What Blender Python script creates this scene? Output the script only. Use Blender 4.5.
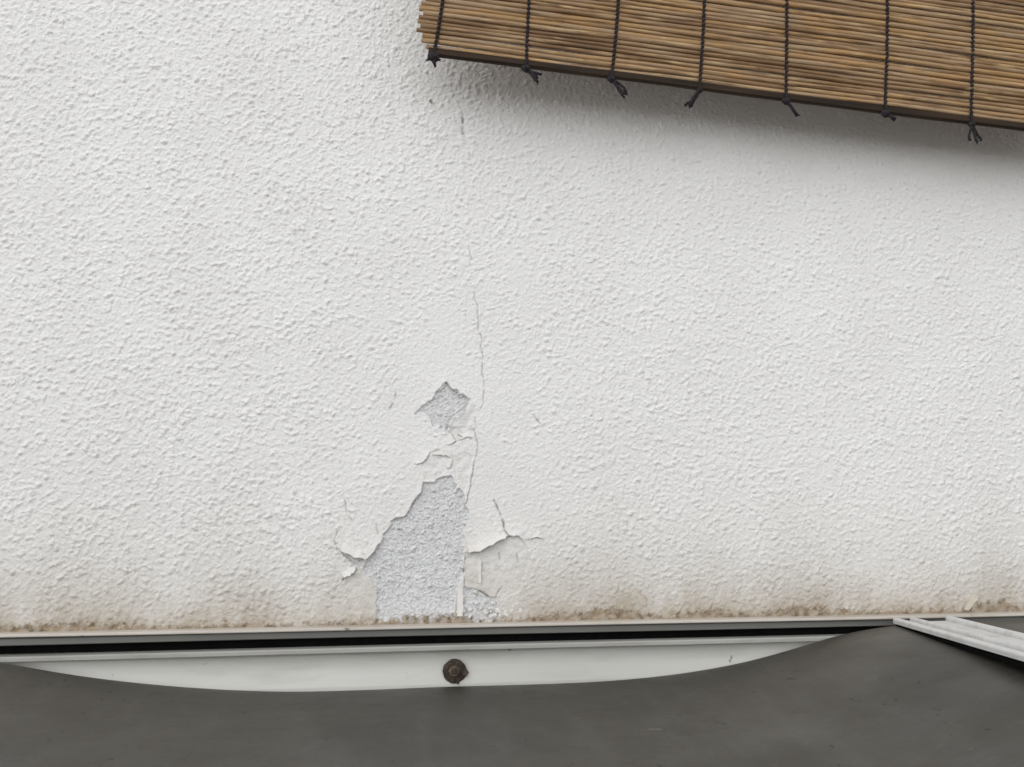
import bpy, math, random
import numpy as np
from mathutils import Matrix, Vector

random.seed(7)
rng = np.random.default_rng(11)
scene = bpy.context.scene
for o in list(bpy.data.objects):
    bpy.data.objects.remove(o)

# ------------------------------------------------------------------ camera
W, H, F = 1024, 767, 1000.0
CAM = Vector((0.0, -1.10, 2.55))
YAW, PITCH, ROLL = math.radians(8.0), math.radians(8.4), math.radians(-0.5)
ROT = Matrix.Rotation(-YAW, 3, 'Z') @ Matrix.Rotation(math.pi / 2 + PITCH, 3, 'X') @ Matrix.Rotation(ROLL, 3, 'Z')
cam_data = bpy.data.cameras.new('camera')
cam_data.sensor_width = 36.0
cam_data.lens = 36.0 * F / W
cam_data.clip_start = 0.01
cam_data.clip_end = 500.0
cam = bpy.data.objects.new('camera', cam_data)
scene.collection.objects.link(cam)
cam.matrix_world = Matrix.Translation(CAM) @ ROT.to_4x4()
scene.camera = cam

# ------------------------------------------------------------------ sky, sun, exposure
SUN_EL, SUN_AZ = math.radians(40), math.radians(206)      # azimuth clockwise from +Y: behind the camera, a little left
world = bpy.data.worlds.new('World')
scene.world = world
world.use_nodes = True
nt = world.node_tree
nt.nodes.clear()
sky = nt.nodes.new('ShaderNodeTexSky')
sky.sky_type = 'NISHITA'
sky.sun_disc = False
sky.sun_elevation = SUN_EL
sky.sun_rotation = SUN_AZ
sky.dust_density = 0.2
hs = nt.nodes.new('ShaderNodeHueSaturation')              # overcast: the same sky with most of its blue taken out
hs.inputs['Saturation'].default_value = 0.03
bg = nt.nodes.new('ShaderNodeBackground')
bg.inputs['Strength'].default_value = 0.15
wo = nt.nodes.new('ShaderNodeOutputWorld')
nt.links.new(sky.outputs[0], hs.inputs['Color'])
nt.links.new(hs.outputs[0], bg.inputs['Color'])
nt.links.new(bg.outputs[0], wo.inputs['Surface'])
sun_data = bpy.data.lights.new('sun', 'SUN')
sun_data.energy = 0.5
sun_data.angle = math.radians(60)
sun_data.color = (1.0, 0.985, 0.96)
sun = bpy.data.objects.new('sun', sun_data)
scene.collection.objects.link(sun)
sd_ = Vector((math.sin(SUN_AZ) * math.cos(SUN_EL), math.cos(SUN_AZ) * math.cos(SUN_EL), math.sin(SUN_EL)))
sun.rotation_euler = sd_.to_track_quat('Z', 'Y').to_euler()
sun.location = (0, -4, 7)
vs = scene.view_settings
vs.view_transform = 'Standard'
vs.look = 'None'
vs.gamma = 1.0
vs.use_curve_mapping = False
vs.exposure = 0.38

# ------------------------------------------------------------------ helpers
def ray(u, v):
    return ROT @ Vector(((u - W / 2) / F, -(v - H / 2) / F, -1.0))

def on_y(u, v, y):
    d = ray(u, v)
    return CAM + d * ((y - CAM.y) / d.y)

def on_z(u, v, z):
    d = ray(u, v)
    return CAM + d * ((z - CAM.z) / d.z)

def project(p):
    q = ROT.transposed() @ (Vector(p) - CAM)
    return (W / 2 + F * q.x / -q.z, H / 2 - F * q.y / -q.z)

def wall_xz(pts):
    out = []
    for (u, v) in pts:
        p = on_y(u, v, 0.0)
        out.append((p.x, p.z))
    return np.array(out)

def mk(name, verts, faces, mat=None, parent=None, smooth=False):
    me = bpy.data.meshes.new(name)
    me.from_pydata([tuple(v) for v in verts], [], faces)
    me.validate()
    me.update()
    if smooth:
        me.polygons.foreach_set('use_smooth', [True] * len(me.polygons))
    if mat:
        me.materials.append(mat)
    o = bpy.data.objects.new(name, me)
    scene.collection.objects.link(o)
    if parent:
        o.parent = parent
        o.matrix_parent_inverse = Matrix.Translation(-Vector(parent.location)) if parent.type == 'EMPTY' else Matrix.Identity(4)
    return o

def empty(name, loc):
    o = bpy.data.objects.new(name, None)
    o.empty_display_size = 0.05
    o.location = loc
    scene.collection.objects.link(o)
    return o

def tag(o, label=None, cat=None, group=None, kind=None):
    for k, v in (('label', label), ('category', cat), ('group', group), ('kind', kind)):
        if v:
            o[k] = v
    return o

def tube(path, radii, sides=8, caps=True):
    """swept tube through points with a radius for each"""
    vs_, fs_ = [], []
    n = len(path)
    path = [Vector(p) for p in path]
    ref = None
    for i, p in enumerate(path):
        t = (path[min(i + 1, n - 1)] - path[max(i - 1, 0)]).normalized()
        if ref is None:
            ref = t.orthogonal().normalized()
        a = (ref - t * ref.dot(t)).normalized()
        b = t.cross(a)
        ref = a
        for k in range(sides):
            an = 2 * math.pi * k / sides
            vs_.append(p + (a * math.cos(an) + b * math.sin(an)) * radii[i])
    for i in range(n - 1):
        for k in range(sides):
            k2 = (k + 1) % sides
            fs_.append((i * sides + k, i * sides + k2, (i + 1) * sides + k2, (i + 1) * sides + k))
    if caps:
        fs_.append(tuple(reversed(range(sides))))
        fs_.append(tuple(range((n - 1) * sides, n * sides)))
    return vs_, fs_

def join(parts):
    V, Fc = [], []
    for v, f in parts:
        b = len(V)
        V += list(v)
        Fc += [tuple(i + b for i in q) for q in f]
    return V, Fc

def extrude_x(profile, x0, x1, n=40, wob=0.0, seed=0, closed=True):
    """profile [(y, z)] closed ring swept along x, with a slight hand-fitted waviness"""
    r = np.random.default_rng(seed)
    ph = r.uniform(0, 6.28, 4)
    V, Fc = [], []
    m = len(profile)
    xs = np.linspace(x0, x1, n)
    for x in xs:
        dz = wob * (math.sin(3.1 * x + ph[0]) + 0.6 * math.sin(7.7 * x + ph[1]))
        dy = wob * (math.sin(4.3 * x + ph[2]) + 0.5 * math.sin(9.1 * x + ph[3]))
        for (y, z) in profile:
            V.append((x, y + dy, z + dz))
    for i in range(n - 1):
        for k in range(m):
            k2 = (k + 1) % m
            Fc.append((i * m + k, i * m + k2, (i + 1) * m + k2, (i + 1) * m + k))
    Fc.append(tuple(reversed(range(m))))
    Fc.append(tuple(range((n - 1) * m, n * m)))
    return V, Fc

# ------------------------------------------------------------------ materials
class Mat:
    def __init__(self, name, rough=0.6, metal=0.0, color=(0.5, 0.5, 0.5)):
        self.m = bpy.data.materials.new(name)
        self.m.use_nodes = True
        self.t = self.m.node_tree
        self.b = self.t.nodes['Principled BSDF']
        self.b.inputs['Roughness'].default_value = rough
        self.b.inputs['Metallic'].default_value = metal
        self.b.inputs['Base Color'].default_value = (*color, 1)
        self._co = None

    def n(self, typ, **kw):
        x = self.t.nodes.new(typ)
        for k, v in kw.items():
            setattr(x, k, v)
        return x

    def link(self, a, b):
        self.t.links.new(a, b)

    def coord(self, which='Object', scale=(1, 1, 1)):
        c = self.n('ShaderNodeTexCoord')
        mp = self.n('ShaderNodeMapping')
        mp.inputs['Scale'].default_value = scale
        self.link(c.outputs[which], mp.inputs['Vector'])
        return mp.outputs[0]

    def noise(self, vec, scale, detail=4, rough=0.55, w=None):
        x = self.n('ShaderNodeTexNoise')
        x.inputs['Scale'].default_value = scale
        x.inputs['Detail'].default_value = detail
        x.inputs['Roughness'].default_value = rough
        if w is not None:
            x.noise_dimensions = '4D'
            self.link(w, x.inputs['W'])
        self.link(vec, x.inputs['Vector'])
        return x.outputs[0]

    def ramp(self, fac, stops, interp='LINEAR'):
        r = self.n('ShaderNodeValToRGB')
        r.color_ramp.interpolation = interp
        e = r.color_ramp.elements
        while len(e) < len(stops):
            e.new(0.5)
        for q, (p, c) in zip(e, stops):
            q.position = p
            q.color = (*c, 1) if len(c) == 3 else c
        self.link(fac, r.inputs[0])
        return r.outputs[0]

    def val(self, fac, a, b, c=0.0, d=1.0):
        r = self.n('ShaderNodeMapRange')
        r.clamp = True
        for i, x in zip(('From Min', 'From Max', 'To Min', 'To Max'), (a, b, c, d)):
            r.inputs[i].default_value = x
        self.link(fac, r.inputs['Value'])
        return r.outputs[0]

    def mix(self, fac, a, b, mode='MIX'):
        x = self.n('ShaderNodeMix', data_type='RGBA', blend_type=mode)
        for s, v in ((x.inputs[0], fac), (x.inputs[6], a), (x.inputs[7], b)):
            if isinstance(v, (int, float)):
                s.default_value = v
            elif isinstance(v, tuple):
                s.default_value = (*v, 1)
            else:
                self.link(v, s)
        return x.outputs[2]

    def math(self, op, a, b):
        x = self.n('ShaderNodeMath', operation=op)
        for s, v in ((x.inputs[0], a), (x.inputs[1], b)):
            if isinstance(v, (int, float)):
                s.default_value = v
            else:
                self.link(v, s)
        return x.outputs[0]

    def attr(self, name):
        x = self.n('ShaderNodeAttribute', attribute_name=name)
        return x.outputs['Fac']

    def bump(self, h, dist, strength=1.0, prev=None):
        x = self.n('ShaderNodeBump')
        x.inputs['Distance'].default_value = dist
        if isinstance(strength, (int, float)):
            x.inputs['Strength'].default_value = strength
        else:
            self.link(strength, x.inputs['Strength'])
        self.link(h, x.inputs['Height'])
        if prev:
            self.link(prev, x.inputs['Normal'])
        return x.outputs[0]

    def color(self, c):
        self.link(c, self.b.inputs['Base Color'])

    def normal(self, nrm):
        self.link(nrm, self.b.inputs['Normal'])


def mat_wall():
    M = Mat('weathered_stucco', rough=0.85)
    p = M.coord()
    white = M.ramp(M.noise(p, 9, 3), [(0.3, (0.79, 0.785, 0.775)), (0.7, (0.835, 0.832, 0.825))])
    # small pores of dirt
    pore = M.val(M.noise(p, 230, 2), 0.69, 0.76)
    c = M.mix(M.math('MULTIPLY', pore, 0.38), white, (0.34, 0.32, 0.30))
    # middle coat, then the splash stain near the foot of the wall
    c = M.mix(M.attr('middle_coat'), c, (0.715, 0.70, 0.675))
    c = M.mix(M.attr('stain'), c, (0.42, 0.36, 0.285))
    # bare render under the paint
    bare = M.ramp(M.noise(p, 330, 3, 0.6), [(0.33, (0.56, 0.56, 0.572)), (0.44, (0.685, 0.688, 0.702)), (0.64, (0.79, 0.793, 0.805))])
    bare = M.mix(M.val(M.noise(p, 28, 4, 0.6), 0.45, 0.75, 0, 0.35), bare, (0.52, 0.50, 0.475))
    c = M.mix(M.attr('peel'), c, bare)
    soil = M.ramp(M.noise(p, 120, 4), [(0.35, (0.15, 0.11, 0.068)), (0.62, (0.34, 0.265, 0.18))])
    c = M.mix(M.attr('grime'), c, soil)
    c = M.mix(M.attr('crack_and_lip_shade'), c, (0.20, 0.185, 0.165))  # dirt in the cracks, plus painted shade below the lifted lips
    M.color(c)
    fine = M.bump(M.noise(p, 520, 3, 0.65), 0.0011, 0.5)
    vor = M.n('ShaderNodeTexVoronoi')
    vor.inputs['Scale'].default_value = 330
    M.link(p, vor.inputs['Vector'])
    fine = M.bump(M.val(vor.outputs['Distance'], 0.0, 0.75, 1.0, 0.0), 0.0010, 0.45, prev=fine)
    fine = M.bump(M.noise(p, 300, 3, 0.6), 0.0024, M.attr('peel'), prev=fine)
    wide = M.bump(M.noise(p, 150, 3, 0.5), 0.004, M.attr('coarse'), prev=fine)
    M.normal(wide)
    return M.m

def mat_flake(name='paint_flake', k=(1.0, 1.0, 1.0)):
    M = Mat(name, rough=0.8)
    p = M.coord()
    M.color(M.ramp(M.noise(p, 60, 3), [(0.3, (0.68 * k[0], 0.66 * k[1], 0.63 * k[2])), (0.7, (0.79 * k[0], 0.78 * k[1], 0.76 * k[2]))]))
    M.normal(M.bump(M.noise(p, 350, 3), 0.0008, 0.4))
    return M.m

def mat_reed():
    M = Mat('dried_reed', rough=0.55)
    oi = M.n('ShaderNodeObjectInfo')
    rnd = oi.outputs['Random']
    w = M.math('MULTIPLY', rnd, 40.0)
    long_ = M.coord('Object', (9, 9, 9))
    tone = M.noise(long_, 1.0, 2, w=w)
    k = M.math('ADD', M.math('MULTIPLY', tone, 1.05), M.math('MULTIPLY', M.math('SUBTRACT', rnd, 0.56), 0.50))
    base = M.ramp(k, [(0.14, (0.15, 0.085, 0.042)), (0.32, (0.27, 0.165, 0.085)), (0.45, (0.38, 0.265, 0.165)),
                      (0.57, (0.45, 0.285, 0.135)), (0.68, (0.38, 0.275, 0.185)), (0.85, (0.52, 0.375, 0.22))])
    streak = M.noise(M.coord('Object', (22, 420, 420)), 1.0, 4, 0.65, w=w)
    c = M.mix(M.val(streak, 0.50, 0.68), base, (0.12, 0.065, 0.03))
    c = M.mix(M.val(M.noise(M.coord('Object', (30, 260, 260)), 1.0, 3, w=w), 0.55, 0.70, 0, 0.65), c, (0.68, 0.52, 0.30))
    node = M.val(M.noise(M.coord('Object', (26, 60, 60)), 1.0, 2, w=w), 0.65, 0.73)
    c = M.mix(M.math('MULTIPLY', node, 0.8), c, (0.055, 0.032, 0.018))
    grey = M.val(M.noise(M.coord('Object', (9, 30, 30)), 1.0, 3, w=w), 0.52, 0.70, 0, 0.4)
    c = M.mix(grey, c, (0.35, 0.275, 0.215))
    c = M.mix(1.0, c, (0.86, 0.80, 0.70), 'MULTIPLY')
    M.color(c)
    M.normal(M.bump(streak, 0.0007, 0.5))
    return M.m

def mat_darkwood():
    M = Mat('stained_bamboo_batten', rough=0.7)
    M.b.inputs['Specular IOR Level'].default_value = 0.25
    g = M.noise(M.coord('Object', (10, 300, 300)), 1.0, 4)
    M.color(M.ramp(g, [(0.3, (0.012, 0.007, 0.004)), (0.7, (0.045, 0.026, 0.014))]))
    M.normal(M.bump(g, 0.0006, 0.5))
    return M.m

def mat_cord():
    M = Mat('black_cotton_cord', rough=1.0)
    M.b.inputs['Specular IOR Level'].default_value = 0.15
    p = M.coord()
    g = M.noise(p, 900, 2)
    M.color(M.ramp(g, [(0.3, (0.012, 0.010, 0.012)), (0.75, (0.06, 0.052, 0.060))]))
    M.normal(M.bump(g, 0.0008, 0.8))
    return M.m

def mat_metal(name, lo, hi, dirt, rough=0.42, dirt_amt=0.5):
    M = Mat(name, rough=rough)
    p = M.coord('Object', (4, 40, 40))
    c = M.ramp(M.noise(p, 1.0, 4), [(0.3, lo), (0.7, hi)])
    d = M.val(M.noise(M.coord('Object', (14, 60, 60)), 1.0, 5, 0.65), 0.50, 0.75, 0, dirt_amt)
    c = M.mix(d, c, dirt)
    sp = M.val(M.noise(M.coord(), 95, 2, 0.4), 0.74, 0.80, 0, 0.8)
    c = M.mix(sp, c, (0.10, 0.085, 0.07))
    M.color(c)
    M.normal(M.bump(M.noise(M.coord(), 60, 3), 0.0008, 0.3))
    return M.m

def mat_sheet():
    M = Mat('grey_waterproof_sheet', rough=0.62)
    p = M.coord()
    c = M.ramp(M.noise(p, 3.2, 4, 0.6), [(0.3, (0.047, 0.042, 0.033)), (0.7, (0.072, 0.066, 0.054))])
    # dried rain tracks, grit and a few pale scuffs
    tr = M.noise(M.coord('Object', (30, 4, 4)), 1.0, 4, 0.6)
    c = M.mix(M.val(tr, 0.5, 0.8, 0, 0.28), c, (0.14, 0.135, 0.122))
    grit = M.val(M.noise(M.coord('Object', (1, 0.36, 1)), 190, 1.5, 0.4), 0.715, 0.75, 0, 0.9)
    c = M.mix(M.val(M.noise(M.coord('Object', (1, 0.3, 1)), 240, 4, 0.7), 0.35, 0.65, 0, 0.35), c, (0.045, 0.042, 0.036))
    c = M.mix(grit, c, (0.018, 0.016, 0.013))
    dust = M.val(M.noise(p, 120, 3, 0.6), 0.66, 0.80, 0, 0.35)
    c = M.mix(dust, c, (0.20, 0.19, 0.17))
    mark = M.noise(p, 7, 5, 0.6)
    ring = M.math('SUBTRACT', 1.0, M.val(M.math('ABSOLUTE', M.math('SUBTRACT', mark, 0.52), 0.0), 0.0, 0.022))
    c = M.mix(M.math('MULTIPLY', ring, 0.05), c, (0.17, 0.162, 0.145))
    sc = M.val(M.noise(M.coord('Object', (26, 34, 26)), 1.0, 2, 0.4), 0.775, 0.80, 0, 0.4)
    c = M.mix(sc, c, (0.30, 0.29, 0.27))
    M.color(c)
    M.link(M.val(M.noise(p, 9, 4), 0.3, 0.7, 0.38, 0.62), M.b.inputs['Roughness'])
    weave = M.bump(M.noise(p, 700, 2), 0.0004, 0.35)
    M.normal(M.bump(M.noise(p, 22, 3), 0.004, 0.35, prev=weave))
    return M.m

def mat_rust(name='rusty_steel', k=1.0):
    M = Mat(name, rough=0.75, metal=0.2)
    p = M.coord()
    M.color(M.ramp(M.noise(p, 260, 4), [(0.32, (0.022 * k, 0.016 * k, 0.012 * k)), (0.55, (0.05 * k, 0.036 * k, 0.025 * k)), (0.72, (0.10 * k, 0.075 * k, 0.055 * k))]))
    M.normal(M.bump(M.noise(p, 420, 3), 0.0006, 0.5))
    return M.m

def mat_gap_shade():
    M = Mat('black_gap_shade', rough=1.0)  # near-black colour standing in for the shade inside open gaps
    M.b.inputs['Specular IOR Level'].default_value = 0.1
    g = M.noise(M.coord(), 80, 3)
    M.color(M.ramp(g, [(0.3, (0.002, 0.002, 0.002)), (0.7, (0.005, 0.005, 0.005))]))
    return M.m

def mat_ground():
    M = Mat('grey_concrete', rough=0.9)
    p = M.coord()
    M.color(M.ramp(M.noise(p, 2.0, 6), [(0.3, (0.30, 0.295, 0.28)), (0.7, (0.40, 0.39, 0.375))]))
    M.normal(M.bump(M.noise(p, 60, 4), 0.004, 0.4))
    return M.m

MW, MF, MR, MD, MC = mat_wall(), mat_flake(), mat_reed(), mat_darkwood(), mat_cord()
MA = mat_metal('aged_white_fascia_paint', (0.52, 0.52, 0.485), (0.60, 0.60, 0.57), (0.36, 0.345, 0.30), dirt_amt=0.35)
MG = mat_metal('shaded_weathered_flashing', (0.10, 0.10, 0.092), (0.15, 0.148, 0.136), (0.07, 0.062, 0.05), rough=0.5)  # weathered grey, darkened to paint in the shade below the top lip
MAL = mat_metal('white_coated_aluminium', (0.62, 0.62, 0.61), (0.70, 0.70, 0.69), (0.36, 0.345, 0.31), rough=0.35, dirt_amt=0.55)
ML = mat_metal('dull_grey_white_lip', (0.36, 0.36, 0.335), (0.44, 0.44, 0.415), (0.24, 0.225, 0.19))
MFS = mat_flake('soiled_paint_flake', (0.72, 0.66, 0.58))
MRH = mat_rust('worn_bolt_steel', 3.4)
MS, MRU, MB, MGR = mat_sheet(), mat_rust(), mat_gap_shade(), mat_ground()

# ------------------------------------------------------------------ ground
g = mk('ground', [(-40, -40, 0), (40, -40, 0), (40, 40, 0), (-40, 40, 0)], [(0, 1, 2, 3)], MGR)
tag(g, kind='structure')

# ------------------------------------------------------------------ stucco wall
ZB = on_y(512, 622, 0.0).z           # foot of the painted face, where the flashing starts
MMX = 0.001

def fft_noise(shape, step, lo, hi, aniso=1.0, ang=0.0, seed=0):
    """periodic band-passed noise, wavelengths lo..hi metres, unit variance"""
    r = np.random.default_rng(seed)
    f = np.fft.rfft2(r.standard_normal(shape))
    ky = np.fft.fftfreq(shape[0], step)[:, None]
    kx = np.fft.rfftfreq(shape[1], step)[None, :]
    c, s = math.cos(ang), math.sin(ang)
    k = np.sqrt(((kx * c + ky * s) * aniso) ** 2 + (-kx * s + ky * c) ** 2) + 1e-9
    l0, l1, kk = math.log(1 / hi), math.log(1 / lo), np.log(k)
    m, w = (l0 + l1) / 2, (l1 - l0) / 2
    f *= np.exp(-((kk - m) / w) ** 2)
    x = np.fft.irfft2(f, s=shape)
    return (x / x.std()).astype(np.float32)

STEP = 0.0008
NS = (1152, 2304)
tex_lump = fft_noise(NS, STEP, 0.0050, 0.0125, 1.25, 0.35, 1)

def grain_tex(n, rlo, rhi, seed):
    """sprayed stucco: thousands of overlapping irregular grains, height in metres, periodic"""
    r = np.random.default_rng(seed)
    cx, cz = r.uniform(0, NS[1], n), r.uniform(0, NS[0], n)
    R = (rlo + (rhi - rlo) * r.random(n) ** 2.2) / STEP
    A = R * STEP * r.uniform(0.16, 0.46, n)
    an = r.uniform(0, 3.1416, n)
    el = r.uniform(1.0, 1.6, n)
    ca, sa = np.cos(an), np.sin(an)
    p1, p2 = r.uniform(0, 6.28, n), r.uniform(0, 6.28, n)
    out = np.zeros(NS, np.float32)
    k = int(math.ceil(rhi / STEP * 1.5))
    ix0, iz0 = np.floor(cx).astype(int), np.floor(cz).astype(int)
    for oz in range(-k, k + 1):
        for ox in range(-k, k + 1):
            dx, dz = ix0 + ox - cx, iz0 + oz - cz
            u, v = (dx * ca + dz * sa) / el ** 0.5, (-dx * sa + dz * ca) * el ** 0.5
            th = np.arctan2(v, u)
            rr = R * (1 + 0.18 * np.sin(2 * th + p1) + 0.14 * np.sin(3 * th + p2))
            q = 1 - (u * u + v * v) / (rr * rr)
            m = q > 0
            if m.any():
                np.maximum.at(out, ((iz0[m] + oz) % NS[0], (ix0[m] + ox) % NS[1]), (A[m] * np.sqrt(q[m]) * np.minimum(1, 0.35 + q[m] * 2.6)).astype(np.float32))
    return out
tex_grain = grain_tex(96000, 0.0011, 0.0033, 41)
tex_grit = grain_tex(70000, 0.0011, 0.0024, 42)
tex_lump2 = fft_noise(NS, STEP, 0.0032, 0.0065, 1.1, -0.3, 2)
tex_fine = fft_noise(NS, STEP, 0.0024, 0.0048, 1.0, 0.0, 3)
tex_low = fft_noise(NS, STEP, 0.05, 0.18, 1.0, 0.0, 4)
tex_wide = fft_noise(NS, STEP, 0.15, 0.5, 1.0, 0.0, 5)
tex_mid = fft_noise(NS, STEP, 0.008, 0.03, 1.0, 0.0, 6)
tex_drip = fft_noise(NS, STEP, 0.010, 0.05, 3.2, math.pi / 2, 8)

def samp(tex, X, Z):
    u = (X / STEP) % NS[1]
    v = (Z / STEP) % NS[0]
    i, j = np.floor(u).astype(int), np.floor(v).astype(int)
    fu, fv = u - i, v - j
    i %= NS[1]
    j %= NS[0]
    i2, j2 = (i + 1) % NS[1], (j + 1) % NS[0]
    return (tex[j, i] * (1 - fu) * (1 - fv) + tex[j, i2] * fu * (1 - fv)
            + tex[j2, i] * (1 - fu) * fv + tex[j2, i2] * fu * fv)

def jag(pts, n, amp, closed=True):
    """subdivide an outline and roughen it like a torn paint edge"""
    r = np.random.default_rng(int(len(pts) * 7 + n))
    out = []
    m = len(pts)
    for i in range(m if closed else m - 1):
        a, b = np.array(pts[i], float), np.array(pts[(i + 1) % m], float)
        L = np.linalg.norm(b - a)
        k = max(1, int(L / n))
        for q in range(k):
            p = a + (b - a) * q / k
            if q:
                p = p + r.normal(0, amp, 2)
            out.append(tuple(p))
    if not closed:
        out.append(tuple(pts[-1]))
    return out

def seg_dist(PX, PZ, poly, closed):
    """distance to a polyline and the signed side of the nearest segment (+ above/left)"""
    best = np.full(PX.shape, 1e9, np.float32)
    m = len(poly)
    for i in range(m if closed else m - 1):
        ax, az = poly[i]
        bx, bz = poly[(i + 1) % m]
        dx, dz = bx - ax, bz - az
        L2 = dx * dx + dz * dz + 1e-16
        t = np.clip(((PX - ax) * dx + (PZ - az) * dz) / L2, 0, 1)
        d = np.hypot(PX - ax - t * dx, PZ - az - t * dz)
        best = np.minimum(best, d)
    return best

def inside(PX, PZ, poly):
    r = np.zeros(PX.shape, bool)
    m = len(poly)
    for i in range(m):
        ax, az = poly[i]
        bx, bz = poly[(i + 1) % m]
        if az == bz:
            continue
        c = ((az > PZ) != (bz > PZ)) & (PX < (bx - ax) * (PZ - az) / (bz - az) + ax)
        r ^= c
    return r

# pixel outlines of the bare places, the lifted edges and the cracks, laid onto the wall plane
PEEL = [
    [(436, 480), (444, 476.6), (451, 475.5), (454, 482), (463, 492), (465.6, 504), (469, 513), (466, 526.5), (463.6, 535),
     (463, 553), (463.6, 566), (462.5, 579.6), (457.4, 588.5), (455, 604), (454.5, 622), (377.6, 622), (376, 604), (378, 591),
     (372, 581), (363, 571), (367.7, 561), (375.4, 551), (383, 537.6), (391, 521), (396.5, 518), (405, 516.5), (411, 506.5),
     (421, 493), (423, 482), (434, 483)],
    [(446, 381.7), (450, 388), (453.5, 390), (456.7, 389), (462.6, 394), (469.8, 399.3), (468, 407), (460, 413), (452, 420),
     (449, 428), (447, 433), (439, 428), (432, 426), (431, 419.5), (424.8, 413), (414, 414.3), (419.6, 409), (426, 404),
     (434.6, 396), (436, 391.5), (441.7, 389.6), (445, 385)],
    [(464.4, 585.6), (479, 590.5), (489, 597), (496.7, 597), (497, 606), (499, 622), (463.5, 622), (463, 597)],
    [(340, 551), (352, 556), (364, 561), (361, 567), (352, 563)],
]
MIDDLE = [
    [(470, 400), (477, 412), (475, 430), (470, 437), (457, 441), (449, 433), (449, 420), (458, 412)],
    [(464.5, 553.5), (476, 553.5), (482, 551), (491, 544.5), (504.5, 538.5), (518, 537), (526, 545), (530, 560), (520, 590), (500, 600),
     (488, 596), (479, 590), (464.4, 585)],
    [(422, 464), (431, 452), (440, 449), (452, 458), (452, 467), (446, 470), (436, 480), (424, 481)],
    [(452, 458), (462, 452), (474, 456), (470, 480), (464, 491), (455, 481)],
    [(366, 562), (372, 582), (377, 592), (375, 612), (350, 612), (345, 585), (355, 571)],
]
# (outline, lift in m, reach in m): paint stands away from the wall on the left-hand side of travel
LIPS = [
    ([(469, 404), (459, 411.5), (450, 418), (446, 427), (450, 434)], 0.0050, 0.0075),
    ([(456, 441), (462, 439.5), (467, 437), (474, 438)], 0.0018, 0.004),
    ([(464.5, 552.8), (476, 553), (482, 550.4), (491, 543.6), (504.5, 537.7), (509, 536), (518, 536), (525, 543.6)], 0.0042, 0.008),
    ([(527, 541), (530, 538.7), (534, 537), (543, 537.7)], 0.0020, 0.006),
    ([(338, 550), (352, 555), (366.5, 559.7), (375, 551), (383, 538)], 0.0034, 0.009),
    ([(413, 464), (421.5, 463.5), (426, 460), (430.6, 451.5)], 0.0022, 0.006),
    ([(446, 470), (451, 467.5), (452.6, 458)], 0.0022, 0.006),
    ([(447, 446), (456, 441.5), (450, 433)], 0.0022, 0.005),
    ([(480, 584), (479.7, 570), (478.5, 555)], 0.0014, 0.005),
    ([(343, 580), (350, 574), (357, 570)], 0.0022, 0.006),
    ([(391, 521), (396.5, 518), (405, 516.5), (411, 506.5), (421, 493), (423, 482)], 0.0014, 0.006),
    ([(466, 506), (470.6, 480.5), (475, 458)], 0.0010, 0.004),
    ([(434, 397), (437, 391), (446, 381.7), (453, 389.5), (470, 399.5)], 0.0016, 0.005),
]
# (outline, width in m, depth in m)
CRACKS = [
    ([(469, 246), (470, 266)], 0.0008, 0.0009),
    ([(474, 292), (475, 300), (478, 307), (478, 324), (481, 335.5), (480.6, 346), (483, 356), (482.5, 369), (484, 382), (484, 392), (483.4, 404),
      (479.5, 410.4), (475.6, 414), (475, 434), (477.6, 443), (475.6, 458.7), (473, 469), (470.6, 480.5), (466, 504)], 0.0008, 0.0011),
    ([(494, 500.5), (500.6, 515), (503.6, 527), (509, 536.7)], 0.0014, 0.0022),
    ([(462, 437), (458, 435)], 0.0012, 0.0016), ([(471, 439), (467, 436)], 0.0012, 0.0016),
    ([(496, 596), (499, 590.5), (503, 586.6)], 0.0010, 0.0012),
    ([(464.4, 585), (464, 570), (464, 554)], 0.0008, 0.0012),
    ([(479, 590.5), (489, 597)], 0.0012, 0.0014),
    ([(396, 394), (394, 402), (390, 408)], 0.0018, 0.0012),
    ([(463, 114), (462.5, 124), (463, 134)], 0.0024, 0.0014),
    ([(431, 101), (433, 104)], 0.0030, 0.0018),
    ([(533, 415), (540, 424)], 0.0012, 0.0010), ([(517, 555), (518, 562)], 0.0012, 0.001), ([(499, 553), (500, 560)], 0.0012, 0.001),
    ([(343, 580), (356, 570)], 0.0016, 0.0022), ([(345, 500), (347, 515), (352, 520)], 0.0010, 0.0010),
    ([(338, 530), (334, 540), (338, 551)], 0.0010, 0.0010), ([(376, 523), (378, 534)], 0.0010, 0.0009),
]

def grown(a, step, to, ratio=1.035, cap=0.06):
    out = []
    x, s = a, step
    sign = 1 if to > a else -1
    while (to - x) * sign > s:
        x += sign * s
        out.append(x)
        s = min(s * ratio, cap)
    out.append(to)
    return out

FS, PS = 0.00092, 0.00088
xl, xr = on_y(-25, 380, 0).x, on_y(1060, 380, 0).x
pxl, pxr = on_y(330, 500, 0).x, on_y(552, 500, 0).x
zt = max(on_y(0, -20, 0).z, on_y(1023, -20, 0).z)
pzt = on_y(460, 372, 0).z
xs = (list(reversed(grown(xl, FS, -3.2))) + list(np.arange(xl, pxl, FS)) + list(np.arange(pxl, pxr, PS))
      + list(np.arange(pxr, xr, FS)) + grown(xr, FS, 3.6))
zs = (list(reversed(grown(ZB - 0.012, FS, -0.02, 1.25, 0.4))) + list(np.arange(ZB - 0.012, pzt, PS)) + list(np.arange(pzt, zt, FS))
      + grown(zt, FS, 5.2))
xs, zs = np.array(sorted(set(np.round(xs, 6)))), np.array(sorted(set(np.round(zs, 6))))
X, Z = np.meshgrid(xs, zs)
sx = np.gradient(xs)[None, :]
sz = np.gradient(zs)[:, None]
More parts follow.
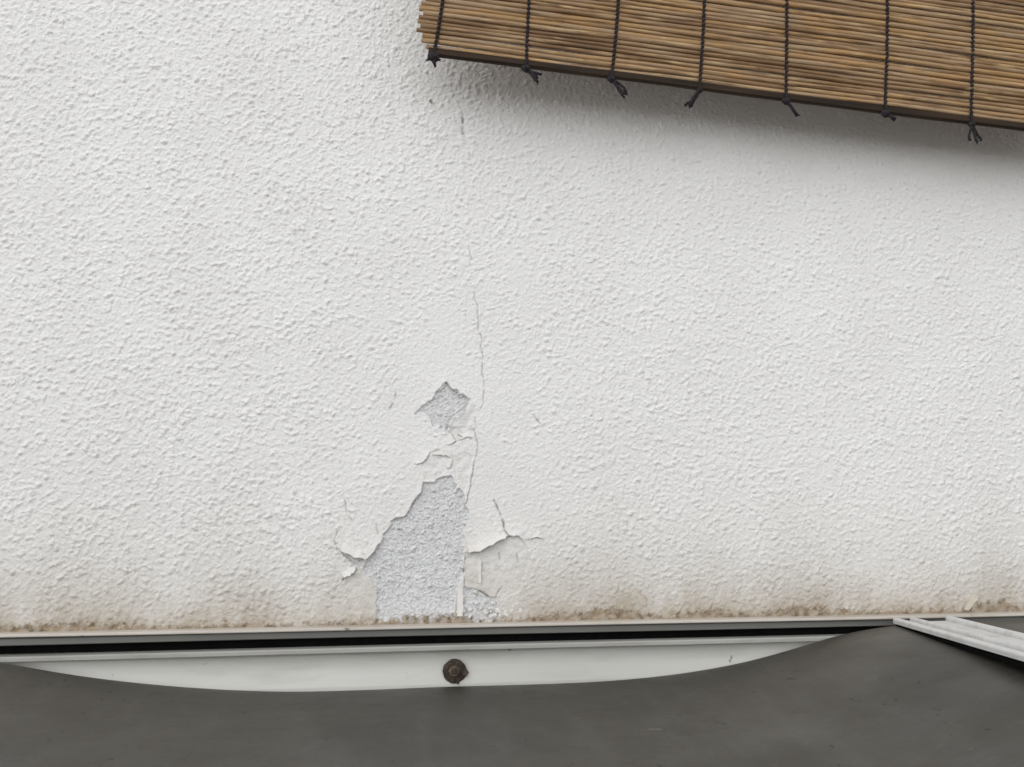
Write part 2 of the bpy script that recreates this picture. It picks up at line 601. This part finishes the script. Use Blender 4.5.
coarse = np.clip((np.maximum(sx, sz) - 0.0018) / 0.0025, 0, 1) * np.ones_like(X)
fineness = 1 - coarse

lump, lump2, low, wide = samp(tex_lump, X, Z), samp(tex_lump2, X, Z), samp(tex_low, X, Z), samp(tex_wide, X, Z)
fine, mid, drip = samp(tex_fine, X, Z), samp(tex_mid, X, Z), samp(tex_drip, X, Z)
pc = wall_xz([(452, 470)])[0]
near = np.exp(-(((X - pc[0]) / 0.115) ** 2 + ((Z - pc[1]) / 0.21) ** 2) ** 1.2)       # trowelled smoother round the damage
thr = 0.05 + 0.30 * low * 0.5 + 1.05 * near
wx, wz = X + 0.0004 * lump2, Z + 0.0004 * samp(tex_lump2, X + 0.31, Z + 0.17)
grain, grit = samp(tex_grain, wx, wz), samp(tex_grit, X, Z)
keep = np.clip(0.95 + 0.25 * low + 0.30 * lump - 1.35 * near, 0.0, 1.25)      # some patches were trowelled flatter
soft = 1.0 - 0.22 * np.clip((X - 0.05) / 0.35, 0, 1)
h = 1.28 * grain * keep * soft + 0.95 * grit * (1 - 0.6 * near) + 0.00010 * lump * (1 - 0.3 * near) + 0.00005 * lump2
h = h * fineness + 0.00035 * wide

peel = np.zeros_like(h)
midc = np.zeros_like(h)
crack_and_lip_shade = np.zeros_like(h)
x0, x1 = on_y(325, 500, 0).x, on_y(560, 500, 0).x
ix = np.where((xs > x0) & (xs < x1))[0]
iz = np.where((zs > ZB - 0.02) & (zs < on_y(460, 365, 0).z))[0]
S = np.s_[iz[0]:iz[-1] + 1, ix[0]:ix[-1] + 1]
SX, SZ = X[S], Z[S]
hs_ = h[S].copy()
for poly in MIDDLE:
    P = wall_xz(jag(poly, 5, 0.6))
    d = seg_dist(SX, SZ, P, True)
    sd = np.where(inside(SX, SZ, P), -d, d)
    k = np.clip(0.5 - sd / 0.0011, 0, 1)
    midc[S] = np.maximum(midc[S], k * np.clip(0.24 + 0.20 * mid[S], 0.03, 0.7))
    hs_ = hs_ * (1 - k) + (-0.0006 + 0.45 * hs_ - 0.0002 * mid[S]) * k
for poly in PEEL:
    P = wall_xz(jag(poly, 3.2, 0.85))
    d = seg_dist(SX, SZ, P, True)
    sd = np.where(inside(SX, SZ, P), -d, d)
    k = np.clip(0.5 - sd / 0.0009, 0, 1)
    k = k * (1 - np.clip((mid[S] + 0.5 * lump2[S] + 0.9 * np.exp(sd / 0.006) - 2.55) * 3, 0, 1))      # islands of paint still sticking
    peel[S] = np.maximum(peel[S], k)
    base = -0.0027 + 1.9 * grit[S] + 0.40 * grain[S] + 0.00022 * fine[S]
    hs_ = hs_ * (1 - k) + base * k
    hs_ += (1 - k) * 0.0006 * np.exp(-np.maximum(sd, 0) / 0.003)
h[S] = hs_
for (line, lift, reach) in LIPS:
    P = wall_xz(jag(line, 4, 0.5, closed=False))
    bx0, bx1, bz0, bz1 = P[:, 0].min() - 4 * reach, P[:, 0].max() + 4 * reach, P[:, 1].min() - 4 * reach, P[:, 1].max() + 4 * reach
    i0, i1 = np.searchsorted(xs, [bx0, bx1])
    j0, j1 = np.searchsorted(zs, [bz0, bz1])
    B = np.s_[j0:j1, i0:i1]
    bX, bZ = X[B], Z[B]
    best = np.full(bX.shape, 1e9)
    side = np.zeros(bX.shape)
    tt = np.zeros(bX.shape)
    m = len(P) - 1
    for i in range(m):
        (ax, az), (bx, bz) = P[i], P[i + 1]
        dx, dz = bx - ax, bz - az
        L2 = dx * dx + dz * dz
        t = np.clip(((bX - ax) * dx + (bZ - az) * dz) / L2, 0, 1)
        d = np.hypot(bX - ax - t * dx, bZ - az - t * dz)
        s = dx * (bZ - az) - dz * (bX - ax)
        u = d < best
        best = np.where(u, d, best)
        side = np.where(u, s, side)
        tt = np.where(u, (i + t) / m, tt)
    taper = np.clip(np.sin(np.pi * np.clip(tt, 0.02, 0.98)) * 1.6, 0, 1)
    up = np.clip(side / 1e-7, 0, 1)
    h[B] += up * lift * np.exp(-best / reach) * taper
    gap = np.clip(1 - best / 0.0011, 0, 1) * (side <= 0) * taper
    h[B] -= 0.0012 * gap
    crack_and_lip_shade[B] = np.maximum(crack_and_lip_shade[B], 0.55 * gap)  # shade under the lifted edge, put into the colour
for (line, wd, dp) in CRACKS:
    P = wall_xz(jag(line, 4, 0.7, closed=False))
    mg = 0.006
    i0, i1 = np.searchsorted(xs, [P[:, 0].min() - mg, P[:, 0].max() + mg])
    j0, j1 = np.searchsorted(zs, [P[:, 1].min() - mg, P[:, 1].max() + mg])
    B = np.s_[j0:j1, i0:i1]
    d = seg_dist(X[B], Z[B], P, False)
    k = np.exp(-(d / (wd * 0.62)) ** 2)
    var = np.clip(0.75 + 0.35 * mid[B], 0.15, 1)
    h[B] -= dp * k * var
    crack_and_lip_shade[B] = np.maximum(crack_and_lip_shade[B], np.clip(k * var * min(1.0, dp / 0.0016), 0, 0.85))

# splash stain, soil line and crumbling foot
dz = Z - ZB
xn = samp(tex_mid, X, np.full_like(Z, 0.3))
xw = samp(tex_low, X * 0.7, np.full_like(Z, 0.5))
rag = 0.0066 + 0.0010 * np.clip(xn, -1.0, 2.2) + 0.0034 * np.clip(xw, -0.8, 2)
edge = np.clip((rag - dz + 0.0012 * lump2 + 0.0008 * mid + 0.0010 * fine) / 0.0042, 0, 1) * (dz > -0.05)
grime = edge * np.clip(0.72 + 0.22 * mid, 0.3, 1)
grime = np.maximum(grime, np.clip((0.012 - dz) / 0.012, 0, 1) * np.clip(0.35 * mid + 0.20 * lump, 0, 0.6))
stain = np.clip(np.exp(-np.clip(dz, 0, None) / 0.034) * (0.62 + 0.08 * low + 0.035 * drip + 0.03 * lump), 0, 0.85)
stain += np.clip(np.exp(-np.clip(dz, 0, None) / 0.075) * 0.36 * (1 + 0.25 * xw + 0.07 * drip), 0, 0.4)
stain = np.clip(stain, 0, 0.9)
stain[dz > 0.4] = 0
h -= 0.0012 * edge * fineness
chips = np.clip((lump2 + 0.4 * mid - 1.35) * 2, 0, 1) * np.clip((0.02 - dz) / 0.02, 0, 1) * 0.5
grime = np.clip(grime * 1.0, 0, 1)
peelw = peel * np.clip(1 - edge, 0, 1)
stain = stain * (1 - 0.92 * peel)

nx, nz = len(xs), len(zs)
co = np.stack([X, -h, Z], axis=-1).reshape(-1, 3)
idx = np.arange(nx * nz).reshape(nz, nx)
quads = np.stack([idx[:-1, :-1], idx[:-1, 1:], idx[1:, 1:], idx[1:, :-1]], axis=-1).reshape(-1, 4)
# slab behind the face
ring = np.concatenate([idx[0, :], idx[1:, -1], idx[-1, -2::-1], idx[-2:0:-1, 0]])
back = co[ring].copy()
back[:, 1] = 0.16
b0 = len(co)
co = np.vstack([co, back])
rn = len(ring)
ri = np.arange(rn)
sk = np.stack([ring, b0 + ri, b0 + (ri + 1) % rn, ring[(ri + 1) % rn]], axis=-1)[:, ::-1]
quads = np.vstack([quads, sk])
me = bpy.data.meshes.new('stucco_wall')
me.vertices.add(len(co))
me.vertices.foreach_set('co', co.astype(np.float32).ravel())
me.loops.add(quads.size)
me.loops.foreach_set('vertex_index', quads.astype(np.int32).ravel())
me.polygons.add(len(quads))
me.polygons.foreach_set('loop_start', np.arange(0, quads.size, 4, dtype=np.int32))
sm = np.ones(len(quads), bool)
sm[-rn:] = False
me.polygons.foreach_set('use_smooth', sm)
me.update(calc_edges=True)
for nm, arr in (('peel', peelw), ('middle_coat', midc), ('stain', stain), ('grime', grime), ('crack_and_lip_shade', crack_and_lip_shade), ('coarse', coarse)):
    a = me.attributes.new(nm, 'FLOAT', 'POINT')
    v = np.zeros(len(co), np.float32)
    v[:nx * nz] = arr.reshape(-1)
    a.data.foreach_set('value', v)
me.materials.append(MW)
wall = bpy.data.objects.new('stucco_wall', me)
scene.collection.objects.link(wall)
tag(wall, 'white rough stucco wall with cracked, peeling paint and a brown stained foot', 'wall')

# ---- curled paint flakes and loose chips of plaster, parts of the wall
def flake(hinge, free, lift, curl=0.0, base=0.0003, n=9, m=6, thick=0.0006, name='paint_flake', mat=None):
    """thin shell from a hinge line on the wall to a free edge standing off it (pixel lines, lift in metres)"""
    def res(pts, k):
        pts = wall_xz(pts)
        L = np.concatenate([[0], np.cumsum(np.hypot(*np.diff(pts, axis=0).T))])
        t = np.linspace(0, L[-1], k)
        return np.stack([np.interp(t, L, pts[:, 0]), np.interp(t, L, pts[:, 1])], -1)
    A, B = res(hinge, n), res(free, n)
    rr = np.random.default_rng(int(abs(hinge[0][0]) * 10))
    B = B + rr.normal(0, 0.0005, B.shape)
    V, Fc = [], []
    for layer in (0, 1):
        for i in range(n):
            tp = 0.45 + 0.55 * math.sin(math.pi * (i + 0.6) / (n + 0.2))
            for j in range(m):
                t = j / (m - 1)
                p = A[i] * (1 - t) + B[i] * t
                off = base + lift * tp * (t ** 1.7) + curl * math.sin(math.pi * t)
                V.append((p[0], -(off + (thick if layer == 0 else 0)), p[1]))
    q = n * m
    for i in range(n - 1):
        for j in range(m - 1):
            a, b, c, d = i * m + j, i * m + j + 1, (i + 1) * m + j + 1, (i + 1) * m + j
            Fc.append((a, b, c, d))
            Fc.append((q + d, q + c, q + b, q + a))
    bd = [i * m for i in range(n)] + [(n - 1) * m + j for j in range(1, m)] + [i * m + m - 1 for i in range(n - 2, -1, -1)] + list(range(m - 2, 0, -1))
    for i in range(len(bd)):
        a, b = bd[i], bd[(i + 1) % len(bd)]
        Fc.append((a, b, q + b, q + a))
    return mk(name, V, Fc, mat or MF, wall, smooth=False)

flake([(436, 452), (444, 449), (452, 451)], [(431, 455), (440, 455), (450, 457)], 0.0016)
flake([(468, 546), (480, 544), (492, 538), (504, 534)], [(468, 552.8), (481, 550.8), (491.5, 544), (505, 538)], 0.0085, 0.0012, base=0.0008)
flake([(342, 545), (353, 549), (363, 552)], [(340, 550.5), (352, 555.5), (365.5, 560)], 0.0075, 0.0010, base=0.0008)
flake([(341, 572), (348, 567), (354, 565)], [(344, 578), (350, 574.5), (356, 570)], 0.0050, 0.0006, base=0.0004)
flake([(963, 609.5), (967, 602.5), (972, 595)], [(967, 610), (971, 604), (978, 595.5)], 0.0055, 0.0016, mat=MFS)
flake([(458, 588), (457, 600), (457, 616)], [(463, 586), (463, 600), (463, 616)], 0.0010, 0.0006, base=0.0002)
flake([(478, 558), (478, 570), (478, 583)], [(480.5, 558), (481, 570), (480.5, 584)], 0.0024, 0.0)
flake([(640, 604), (637, 598), (636, 590)], [(646, 606), (645, 600), (639, 590)], 0.0024, 0.0, mat=MFS)
flake([(528, 534), (535, 533), (542, 534)], [(528, 540), (534, 537.5), (543, 538.5)], 0.0024, 0.0006)

def chip(u, v, s, seed):
    r = random.Random(seed)
    p = on_y(u, v, 0)
    V = []
    k = 6
    for lay, (rad, off) in enumerate(((1.0, -0.0006), (0.9, 0.0007), (0.6, 0.0010))):
        for i in range(k):
            an = 2 * math.pi * i / k + 0.2 * lay
            rr_ = s * rad * r.uniform(0.35, 1.15)
            V.append((p.x + rr_ * math.cos(an), -off * r.uniform(0.7, 1.5) - 0.0002, p.z + rr_ * 0.8 * math.sin(an)))
    Fc = []
    for l in range(2):
        for i in range(k):
            j = (i + 1) % k
            Fc.append((l * k + i, l * k + j, (l + 1) * k + j, (l + 1) * k + i))
    Fc.append(tuple(range(2 * k, 3 * k)))
    mk('plaster_chip', V, Fc, MF, wall)

cr = random.Random(5)
for i in range(18):
    u = cr.choice([cr.uniform(468, 535), cr.uniform(488, 520), cr.uniform(488, 520)])
    chip(u, 612 - cr.random() ** 2 * 12 + (u < 500) * 3, cr.uniform(0.0014, 0.0034), i)
for i, (u, v, sz) in enumerate([(470, 609, .0034), (477, 603, .0030), (486, 612, .0042), (481, 608, .0026), (493, 603, .0036), (498, 611, .0044), (506, 614, .0038), (491, 616, .0034), (512, 610, .0030), (474, 596, .0022)]):
    chip(u, v, sz, 90 + i)
for i in range(10):
    chip(cr.uniform(395, 470), cr.uniform(611, 617), cr.uniform(0.0014, 0.0030), 60 + i)

# ------------------------------------------------------------------ flashing, fascia
XA, XB = -1.7, 2.0
fl = empty('drip_flashing', (0.15, 0, ZB))
tag(fl, 'thin grey metal drip flashing along the foot of the stucco wall', 'flashing')
lip = [(0.004, ZB + 0.0004), (-0.0150, ZB - 0.0006), (-0.0165, ZB - 0.0014), (-0.0165, ZB - 0.0030), (-0.0153, ZB - 0.0038), (0.004, ZB - 0.0038)]
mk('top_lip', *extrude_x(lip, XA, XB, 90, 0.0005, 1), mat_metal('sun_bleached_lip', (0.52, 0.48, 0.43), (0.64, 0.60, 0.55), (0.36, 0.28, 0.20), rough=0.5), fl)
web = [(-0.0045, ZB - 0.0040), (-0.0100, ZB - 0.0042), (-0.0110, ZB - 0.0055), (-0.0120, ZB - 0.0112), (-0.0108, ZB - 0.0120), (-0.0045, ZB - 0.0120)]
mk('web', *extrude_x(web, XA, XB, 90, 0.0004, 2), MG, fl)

fa = empty('fascia_board', (0.15, 0, ZB - 0.12))
tag(fa, 'off-white metal fascia showing between the flashing and the sagging grey sheet', 'fascia')
ZF = ZB - 0.0208
mk('upper_lip', *extrude_x([(0.002, ZF), (-0.0210, ZF - 0.0004), (-0.0225, ZF - 0.0016), (-0.0222, ZF - 0.0050), (-0.0205, ZF - 0.0058), (0.002, ZF - 0.0058)],
                           XA, XB, 90, 0.0004, 3), ML, fa)
mk('face_panel', *extrude_x([(0.002, ZF - 0.0060), (-0.0045, ZF - 0.0060), (-0.0055, ZF - 0.0085), (-0.0062, ZF - 0.014), (-0.0080, ZF - 0.022), (-0.0112, ZF - 0.031), (-0.0135, ZF - 0.040), (-0.0140, ZF - 0.11), (0.002, ZF - 0.11)],
                            XA, XB, 90, 0.0004, 4), MA, fa)
mk('gap_shade_strip', *extrude_x([(0.002, ZB - 0.0124), (-0.0030, ZB - 0.0124), (-0.0030, ZF + 0.0002), (0.002, ZF + 0.0002)], XA, XB, 2), MB, fa)  # added black strip: the gap's shade as a solid part

# rusty bolt with its washer and a lump of corroded nut
bp = on_y(454.5, 671, -0.0125)
def disc(c, r, d, k=20, jit=0.0, seed=0, bevel=0.25):
    rr_ = random.Random(seed)
    V, Fc = [], []
    js = [1 + rr_.uniform(-jit, jit) for _ in range(k)]
    for (sc, off) in ((1.0, 0.001), (1.0, -d * (1 - bevel)), (1 - bevel * 0.5, -d)):
        for i in range(k):
            an = 2 * math.pi * i / k
            V.append((c[0] + r * sc * js[i] * math.cos(an), c[1] + off, c[2] + r * sc * js[i] * math.sin(an)))
    for l in range(2):
        for i in range(k):
            j = (i + 1) % k
            Fc.append((l * k + i, l * k + j, (l + 1) * k + j, (l + 1) * k + i))
    Fc.append(tuple(range(2 * k, 3 * k)))
    return V, Fc
bolt = mk('bolt', *disc((bp.x - 0.0008, bp.y - 0.0016, bp.z + 0.0005), 0.0060, 0.0060, 6, 0.03, 3), MRH, fa)
tag(bolt, 'rusty hexagonal bolt in the off-white fascia')
mk('washer', *disc((bp.x, bp.y, bp.z), 0.0125, 0.0020, 24, 0.03, 1), MRU, bolt)
mk('bolt_tip', *disc((bp.x - 0.0008, bp.y - 0.0075, bp.z + 0.0005), 0.0034, 0.0030, 12, 0.05, 4), MRU, bolt)
mk('rust_lump', *join([disc((bp.x + 0.0105, bp.y, bp.z - 0.0015), 0.0046, 0.0040, 9, 0.2, 7),
                       disc((bp.x + 0.0030, bp.y - 0.001, bp.z - 0.0095), 0.0032, 0.0030, 8, 0.25, 8)]), MRU, bolt)

# ------------------------------------------------------------------ grey waterproof sheet
EDGE = [(-40, 656), (0, 659), (20, 664), (49, 670), (78, 674), (100, 677.5), (160, 684), (220, 688.5), (290, 691), (370, 689), (450, 685.5),
        (512, 684), (560, 682.5), (612, 680), (674, 674), (735, 664), (787, 650.5), (821, 639), (852, 630.5), (893, 624.5), (940, 621), (1060, 619)]
YE = -0.026
XRAIL = on_y(893, 622, YE).x
ep = np.array([tuple(on_y(u, v, YE)) for (u, v) in EDGE])
exs = np.linspace(-1.5, 1.75, 260)
ez = np.interp(exs, ep[:, 0], ep[:, 2])
ker = np.hanning(11)
ker /= ker.sum()
ez = np.convolve(np.pad(ez, 5, mode='edge'), ker, mode='valid')
zflat = on_y(450, 668, YE).z
ds = np.concatenate([[0, 0.002, 0.005, 0.01], np.linspace(0.02, 1.25, 70)])
V, Fc = [], []
ns, nd = len(exs), len(ds)
def sheet_z(x, zed, d):
    hold = 1 / (1 + math.exp(-(x - XRAIL + 0.13) / 0.045))              # under the rail the sheet stays up
    w = math.exp(-(d / (0.42 + 1.2 * hold)) ** 1.3)
    rip = 0.0036 * math.sin(5.2 * x + 7 * d + 0.5) * (1 - math.exp(-d / 0.1)) + 0.0020 * math.sin(11.3 * x - 4 * d + 2) + 0.0010 * math.sin(19 * x + 15 * d)
    return zed * w + zflat * (1 - w) - (0.10 - 0.088 * hold) * d + rip * (1 - 0.8 * hold) * (1 - math.exp(-d / 0.05)) - 0.0022 * math.exp(-d / 0.003)
for layer in (0, 1):
    for i, x in enumerate(exs):
        for d in ds:
            y = YE - d + (0.004 * math.sin(2.7 * x + 1.0) if layer >= 0 else 0) * math.exp(-d / 0.05)
            V.append((x, y, sheet_z(x, ez[i], d) - 0.0028 * layer))
q = ns * nd
for i in range(ns - 1):
    for j in range(nd - 1):
        a, b, c, d = i * nd + j, i * nd + j + 1, (i + 1) * nd + j + 1, (i + 1) * nd + j
        Fc.append((a, b, c, d))
        Fc.append((q + d, q + c, q + b, q + a))
bd = [i * nd for i in range(ns)] + [(ns - 1) * nd + j for j in range(1, nd)] + [i * nd + nd - 1 for i in range(ns - 2, -1, -1)] + list(range(nd - 2, 0, -1))
for i in range(len(bd)):
    a, b = bd[i], bd[(i + 1) % len(bd)]
    Fc.append((a, b, q + b, q + a))
sheet = mk('waterproof_sheet', V, Fc, MS, smooth=True)
tag(sheet, 'dark grey waterproof sheet sagging away from the white fascia across the foreground', 'sheet')

# ------------------------------------------------------------------ white aluminium rail lying out from the wall
zr = on_y(893, 622, -0.030).z + 0.0012
pa, pb = on_y(893, 621.5, -0.026), None
RK = 0.012
_d = ray(1024, 658)
_t = (zr + RK * (CAM.y - pa.y) - CAM.z) / (_d.z - RK * _d.y)
pb = CAM + _d * _t
a0 = Vector((pa.x, pa.y, zr))
dr = (Vector((pb.x, pb.y, zr)) - a0)
dr.z = 0
dr.normalize()
side_ = Vector((-dr.y, dr.x, 0))            # to the right of the run, seen from the wall
if side_.x < 0:
    side_ = -side_
RL = 0.95
def rail_part(name, prof, mat, start, parent):
    """profile [(w, z)] swept along the rail; every piece is cut off square to the wall"""
    V, Fc = [], []
    m = len(prof)
    for end in (0, 1):
        for (w, z) in prof:
            p = a0 + side_ * w * 1.2
            t0 = (a0.y - start - p.y) / dr.y
            p = p + dr * (t0 if end == 0 else RL)
            V.append((p.x, p.y, zr + z + RK * (p.y - a0.y)))
    for k in range(m):
        k2 = (k + 1) % m
        Fc.append((k, k2, m + k2, m + k))
    Fc.append(tuple(reversed(range(m))))
    Fc.append(tuple(range(m, 2 * m)))
    return mk(name, V, Fc, mat, parent)
rail = empty('aluminium_rail', a0)
tag(rail, 'white grooved aluminium rail resting on the grey sheet at the right', 'rail')
def dome(w0, w1, z0, z1, k=9):
    """rounded ridge: straight flanks, arched crown"""
    c, r = (w0 + w1) / 2, (w1 - w0) / 2
    return [(w0, z0)] + [(c - r * math.cos(math.pi * i / (k - 1)), z1 - (z1 - z0) * 0.45 * (1 - math.sin(math.pi * i / (k - 1)))) for i in range(k)] + [(w1, z0)]
rail_part('front_ridge', dome(0, 0.0070, -0.003, 0.0032), MAL, 0.0, rail)
rail_part('track_bed', [(0.0072, -0.003), (0.0072, -0.0016), (0.0160, -0.0018), (0.0160, -0.003)], MAL, 0.002, rail)
rail_part('centre_ridge', dome(0.0162, 0.0200, -0.003, 0.0040), MAL, 0.001, rail)
rail_part('web', [(0.0202, -0.003), (0.0202, -0.0004), (0.0480, -0.0002), (0.0480, -0.003)], MAL, 0.012, rail)
rail_part('rear_ridge', dome(0.0482, 0.0545, -0.003, 0.0052), MAL, 0.010, rail)
rail_part('under_rail_shade_strip', [(0.0016, -0.0085), (0.0016, -0.0032), (0.0070, -0.0032), (0.0070, -0.0085)], MB, 0.004, rail)  # added dark strip that paints the shade in the gap below the rail
rail_part('lower_flange', [(0.0072, -0.0080), (0.0072, -0.0034), (0.0560, -0.0034), (0.0560, -0.0080)], MG, 0.006, rail)

# ------------------------------------------------------------------ reed blind
YB = -0.078
b_l, b_r = on_y(428, 55.5, YB), on_y(1024, 130.5, YB)
U = Vector((b_r.x - b_l.x, 0, b_r.z - b_l.z)).normalized()
Vv = Vector((-U.z, 0, U.x))
N = Vector((0, -1, 0))                       # towards the viewer
blind = empty('reed_blind', b_l)
tag(blind, 'brown reed blind hanging askew in front of the white wall, tied with black cords', 'blind')
BM = Matrix(((U.x, Vv.x, N.x, b_l.x), (U.y, Vv.y, N.y, b_l.y), (U.z, Vv.z, N.z, b_l.z), (0, 0, 0, 1)))
blind.matrix_world = BM
WID = 0.86
BARH = 0.0092

def part_local(name, V, Fc, mat, parent, smooth=True, loc=None):
    me = bpy.data.meshes.new(name)
    me.from_pydata([tuple(v) for v in V], [], Fc)
    me.update()
    me.polygons.foreach_set('use_smooth', [smooth] * len(me.polygons))
    me.materials.append(mat)
    o = bpy.data.objects.new(name, me)
    scene.collection.objects.link(o)
    o.parent = parent
    if loc:
        o.location = loc
    return o

def batten(name, x0, x1, y0, hh, dd, mat):
    V, Fc = [], []
    n = 30
    for i in range(n):
        x = x0 + (x1 - x0) * i / (n - 1)
        wv = 0.0005 * math.sin(9 * x) + 0.0003 * math.sin(31 * x)
        for (y, z) in ((0.0, -dd / 2), (0.0, dd / 2 - 0.002), (0.0018, dd / 2), (hh - 0.0018, dd / 2), (hh, dd / 2 - 0.002), (hh, -dd / 2)):
            V.append((x, y0 + y + wv, z))
    for i in range(n - 1):
        for k in range(6):
            k2 = (k + 1) % 6
            Fc.append((i * 6 + k, (i + 1) * 6 + k, (i + 1) * 6 + k2, i * 6 + k2))
    Fc.append(tuple(range(6)))
    Fc.append(tuple(reversed(range((n - 1) * 6, n * 6))))
    return part_local(name, V, Fc, mat, blind, smooth=False)
batten('bottom_batten', 0.0, WID - 0.006, 0.0, BARH, 0.0050, MD)

rr = random.Random(21)
y = BARH - 0.0012
NREED = 0
while y < 0.46:
    r = rr.uniform(0.0024, 0.0034)
    y += r
    e0 = rr.uniform(-0.015, -0.006) + (0.006 if y < 0.022 else 0)
    e1 = WID + rr.uniform(-0.004, 0.006)
    ph = [rr.uniform(0, 6.28) for _ in range(6)]
    n = 30
    path, rad = [], []
    tap = rr.uniform(-0.14, 0.14)
    for i in range(n):
        t = i / (n - 1)
        x = e0 + (e1 - e0) * t
        path.append((x, 0.00055 * math.sin(7 * x + ph[0]) + 0.00035 * math.sin(23 * x + ph[1]),
                     0.0007 * math.sin(6 * x + ph[2]) + 0.0005 * math.sin(29 * x + ph[3])))
        rad.append(r * (1 + tap * (t - 0.5) + 0.05 * math.sin(40 * x + ph[4]) + 0.04 * math.sin(90 * x + ph[5])))
    Vt, Ft = tube(path, rad, 7)
    part_local('reed', Vt, Ft, MR, blind, smooth=True, loc=(0, y, rr.uniform(-0.0006, 0.0006)))
    y += r + rr.uniform(-0.0004, 0.0006)
    NREED += 1
TOPY = y
batten('top_batten', 0.0, WID - 0.006, TOPY + 0.0006, 0.016, 0.014, MD)

# cords: foot pixel, then the strands of each tail as pixel offsets from the knot
CORDS = [
    ((434, 55), [[(-1, 3), (0, 8)], [(-3, 2), (-5, 3)], [(3, 2), (4, 3)], [(1, 4), (1, 9)]], 1.45),
    ((526, 65), [[(4, 5), (9, 13)], [(6, 4), (15, 7)], [(5, 5), (12, 10)], [(6, 6), (11, 15)]], 1.15),
    ((611, 75.5), [[(4, 6), (9, 14), (12, 20)], [(7, 4), (14, 10), (16, 15)], [(6, 6), (11, 13), (14, 17)]], 1.05),
    ((699, 88), [[(-4, 6), (-10, 13), (-16, 17)], [(-3, 7), (-8, 14), (-11, 19)], [(-5, 5), (-9, 10), (-13, 18)]], 0.8),
    ((785, 97.5), [[(4, 5), (8, 11), (11, 16)], [(4, 6), (8, 12), (11, 15)]], 1.1),
    ((884, 111), [[(4, 2), (8, 4), (10, 7)], [(3, 3), (6, 5), (8, 7)]], 1.15),
    ((970, 123), [[(-2, 6), (-4, 13), (-6, 18)], [(3, 6), (7, 13), (9, 17)], [(2, 7), (3, 14), (4, 20)]], 1.0),
]
def loc_of(u, v, zoff=0.0):
    p = BM.inverted() @ on_y(u, v, YB)
    return Vector((p.x, p.y, zoff))
BMI = BM.inverted()
spots = [(loc_of(*c[0]).x, c[1], c[2], loc_of(*c[0])) for c in CORDS]
sp_gap = 0.087
xlast = spots[-1][0]
extra = []
k = 1
while xlast + sp_gap * k < WID - 0.01:
    extra.append((xlast + sp_gap * k, CORDS[(k * 3) % 7][1], 1.0, None))
    k += 1
pitch = 0.0055
for ci, (cx, tails, ks, foot) in enumerate(spots + extra):
    cr_ = random.Random(100 + ci)
    slope = (0.10, -0.03, 0.06, 0.02, -0.03, 0.02, 0.03)[ci % 7]
    path, rad = [], []
    n = int((TOPY - BARH) / pitch * 4)
    phs = cr_.uniform(0, 6.28)
    for i in range(n):
        t = i / (n - 1)
        yy = BARH - 0.001 + t * (TOPY + 0.012 - BARH)
        a = 2 * math.pi * yy / pitch + phs
        xx = cx + slope * (yy - BARH) / (1 + abs(yy - BARH) * 6) + 0.0007 * math.sin(a) + 0.0005 * math.sin(13 * t + phs)
        path.append((xx, yy, 0.0034 + 0.0006 * math.cos(a)))
        rad.append(0.00150 + 0.00055 * math.cos(a * 1.0))
    A = tube(path, rad, 7)
    # the strand over the batten face
    pth = [(cx, BARH + 0.001, 0.0046), (cx - 0.0002, BARH * 0.5, 0.0042), (cx - 0.0005, 0.0008, 0.0042), (cx - 0.0005, -0.0018, 0.0030)]
    B = tube(pth, [0.0014, 0.0013, 0.0013, 0.0013], 6)
    cord = part_local('cord', *join([A, B]), MC, blind)
    # knot + frayed tail
    ks *= 1.25
    kc = Vector((cx - 0.0005, -0.0022, 0.0035))
    pieces = []
    kp, kr = [], []
    for i in range(15):
        an = 2 * math.pi * i / 12
        kp.append(kc + Vector((0.0021 * ks * math.cos(an), 0.0015 * ks * math.sin(an) - 0.0006, 0.0016 * math.sin(2 * an))))
        kr.append(0.0016 * ks)
    pieces.append(tube(kp, kr, 7))
    kp = [kc + Vector((-0.0032 * ks, 0.0008, 0.0005)), kc + Vector((0, -0.0004, 0.0022)), kc + Vector((0.0032 * ks, -0.0010, 0.0004))]
    pieces.append(tube(kp, [0.0012 * ks, 0.0019 * ks, 0.0013 * ks], 7))
    for ti, tl in enumerate(tails):
        pts = [kc]
        for (du, dv) in tl:
            sc_ = 0.00098
            pts.append(kc + Vector((du * sc_ + dv * sc_ * 0.11, -dv * sc_ + du * sc_ * 0.11, cr_.uniform(-0.001, 0.002))))
        # smooth it
        fine_p = []
        for i in range(len(pts) - 1):
            for s in range(4):
                fine_p.append(pts[i].lerp(pts[i + 1], s / 4))
        fine_p.append(pts[-1])
        m = len(fine_p)
        rads = [0.0019 * (1.0 - 0.25 * math.sin(math.pi * i / m)) for i in range(m)]
        pieces.append(tube(fine_p, rads, 6))
        end = fine_p[-1]
        dirv = (fine_p[-1] - fine_p[-3]).normalized()
        for f_ in range(5):                     # frayed ends
            sp = Vector((cr_.uniform(-1, 1), cr_.uniform(-1, 1), cr_.uniform(-1, 1))) * 0.85
            pieces.append(tube([end - dirv * 0.0012, end + (dirv + sp * 0.5) * 0.0014, end + (dirv + sp) * 0.0026], [0.0014, 0.0010, 0.0004], 4))
    part_local('knot', *join(pieces), MC, cord)

print('wall verts', len(co), 'reeds', NREED, 'slope check', project((-0.5, 0, ZB)), project((0.6, 0, ZB)))
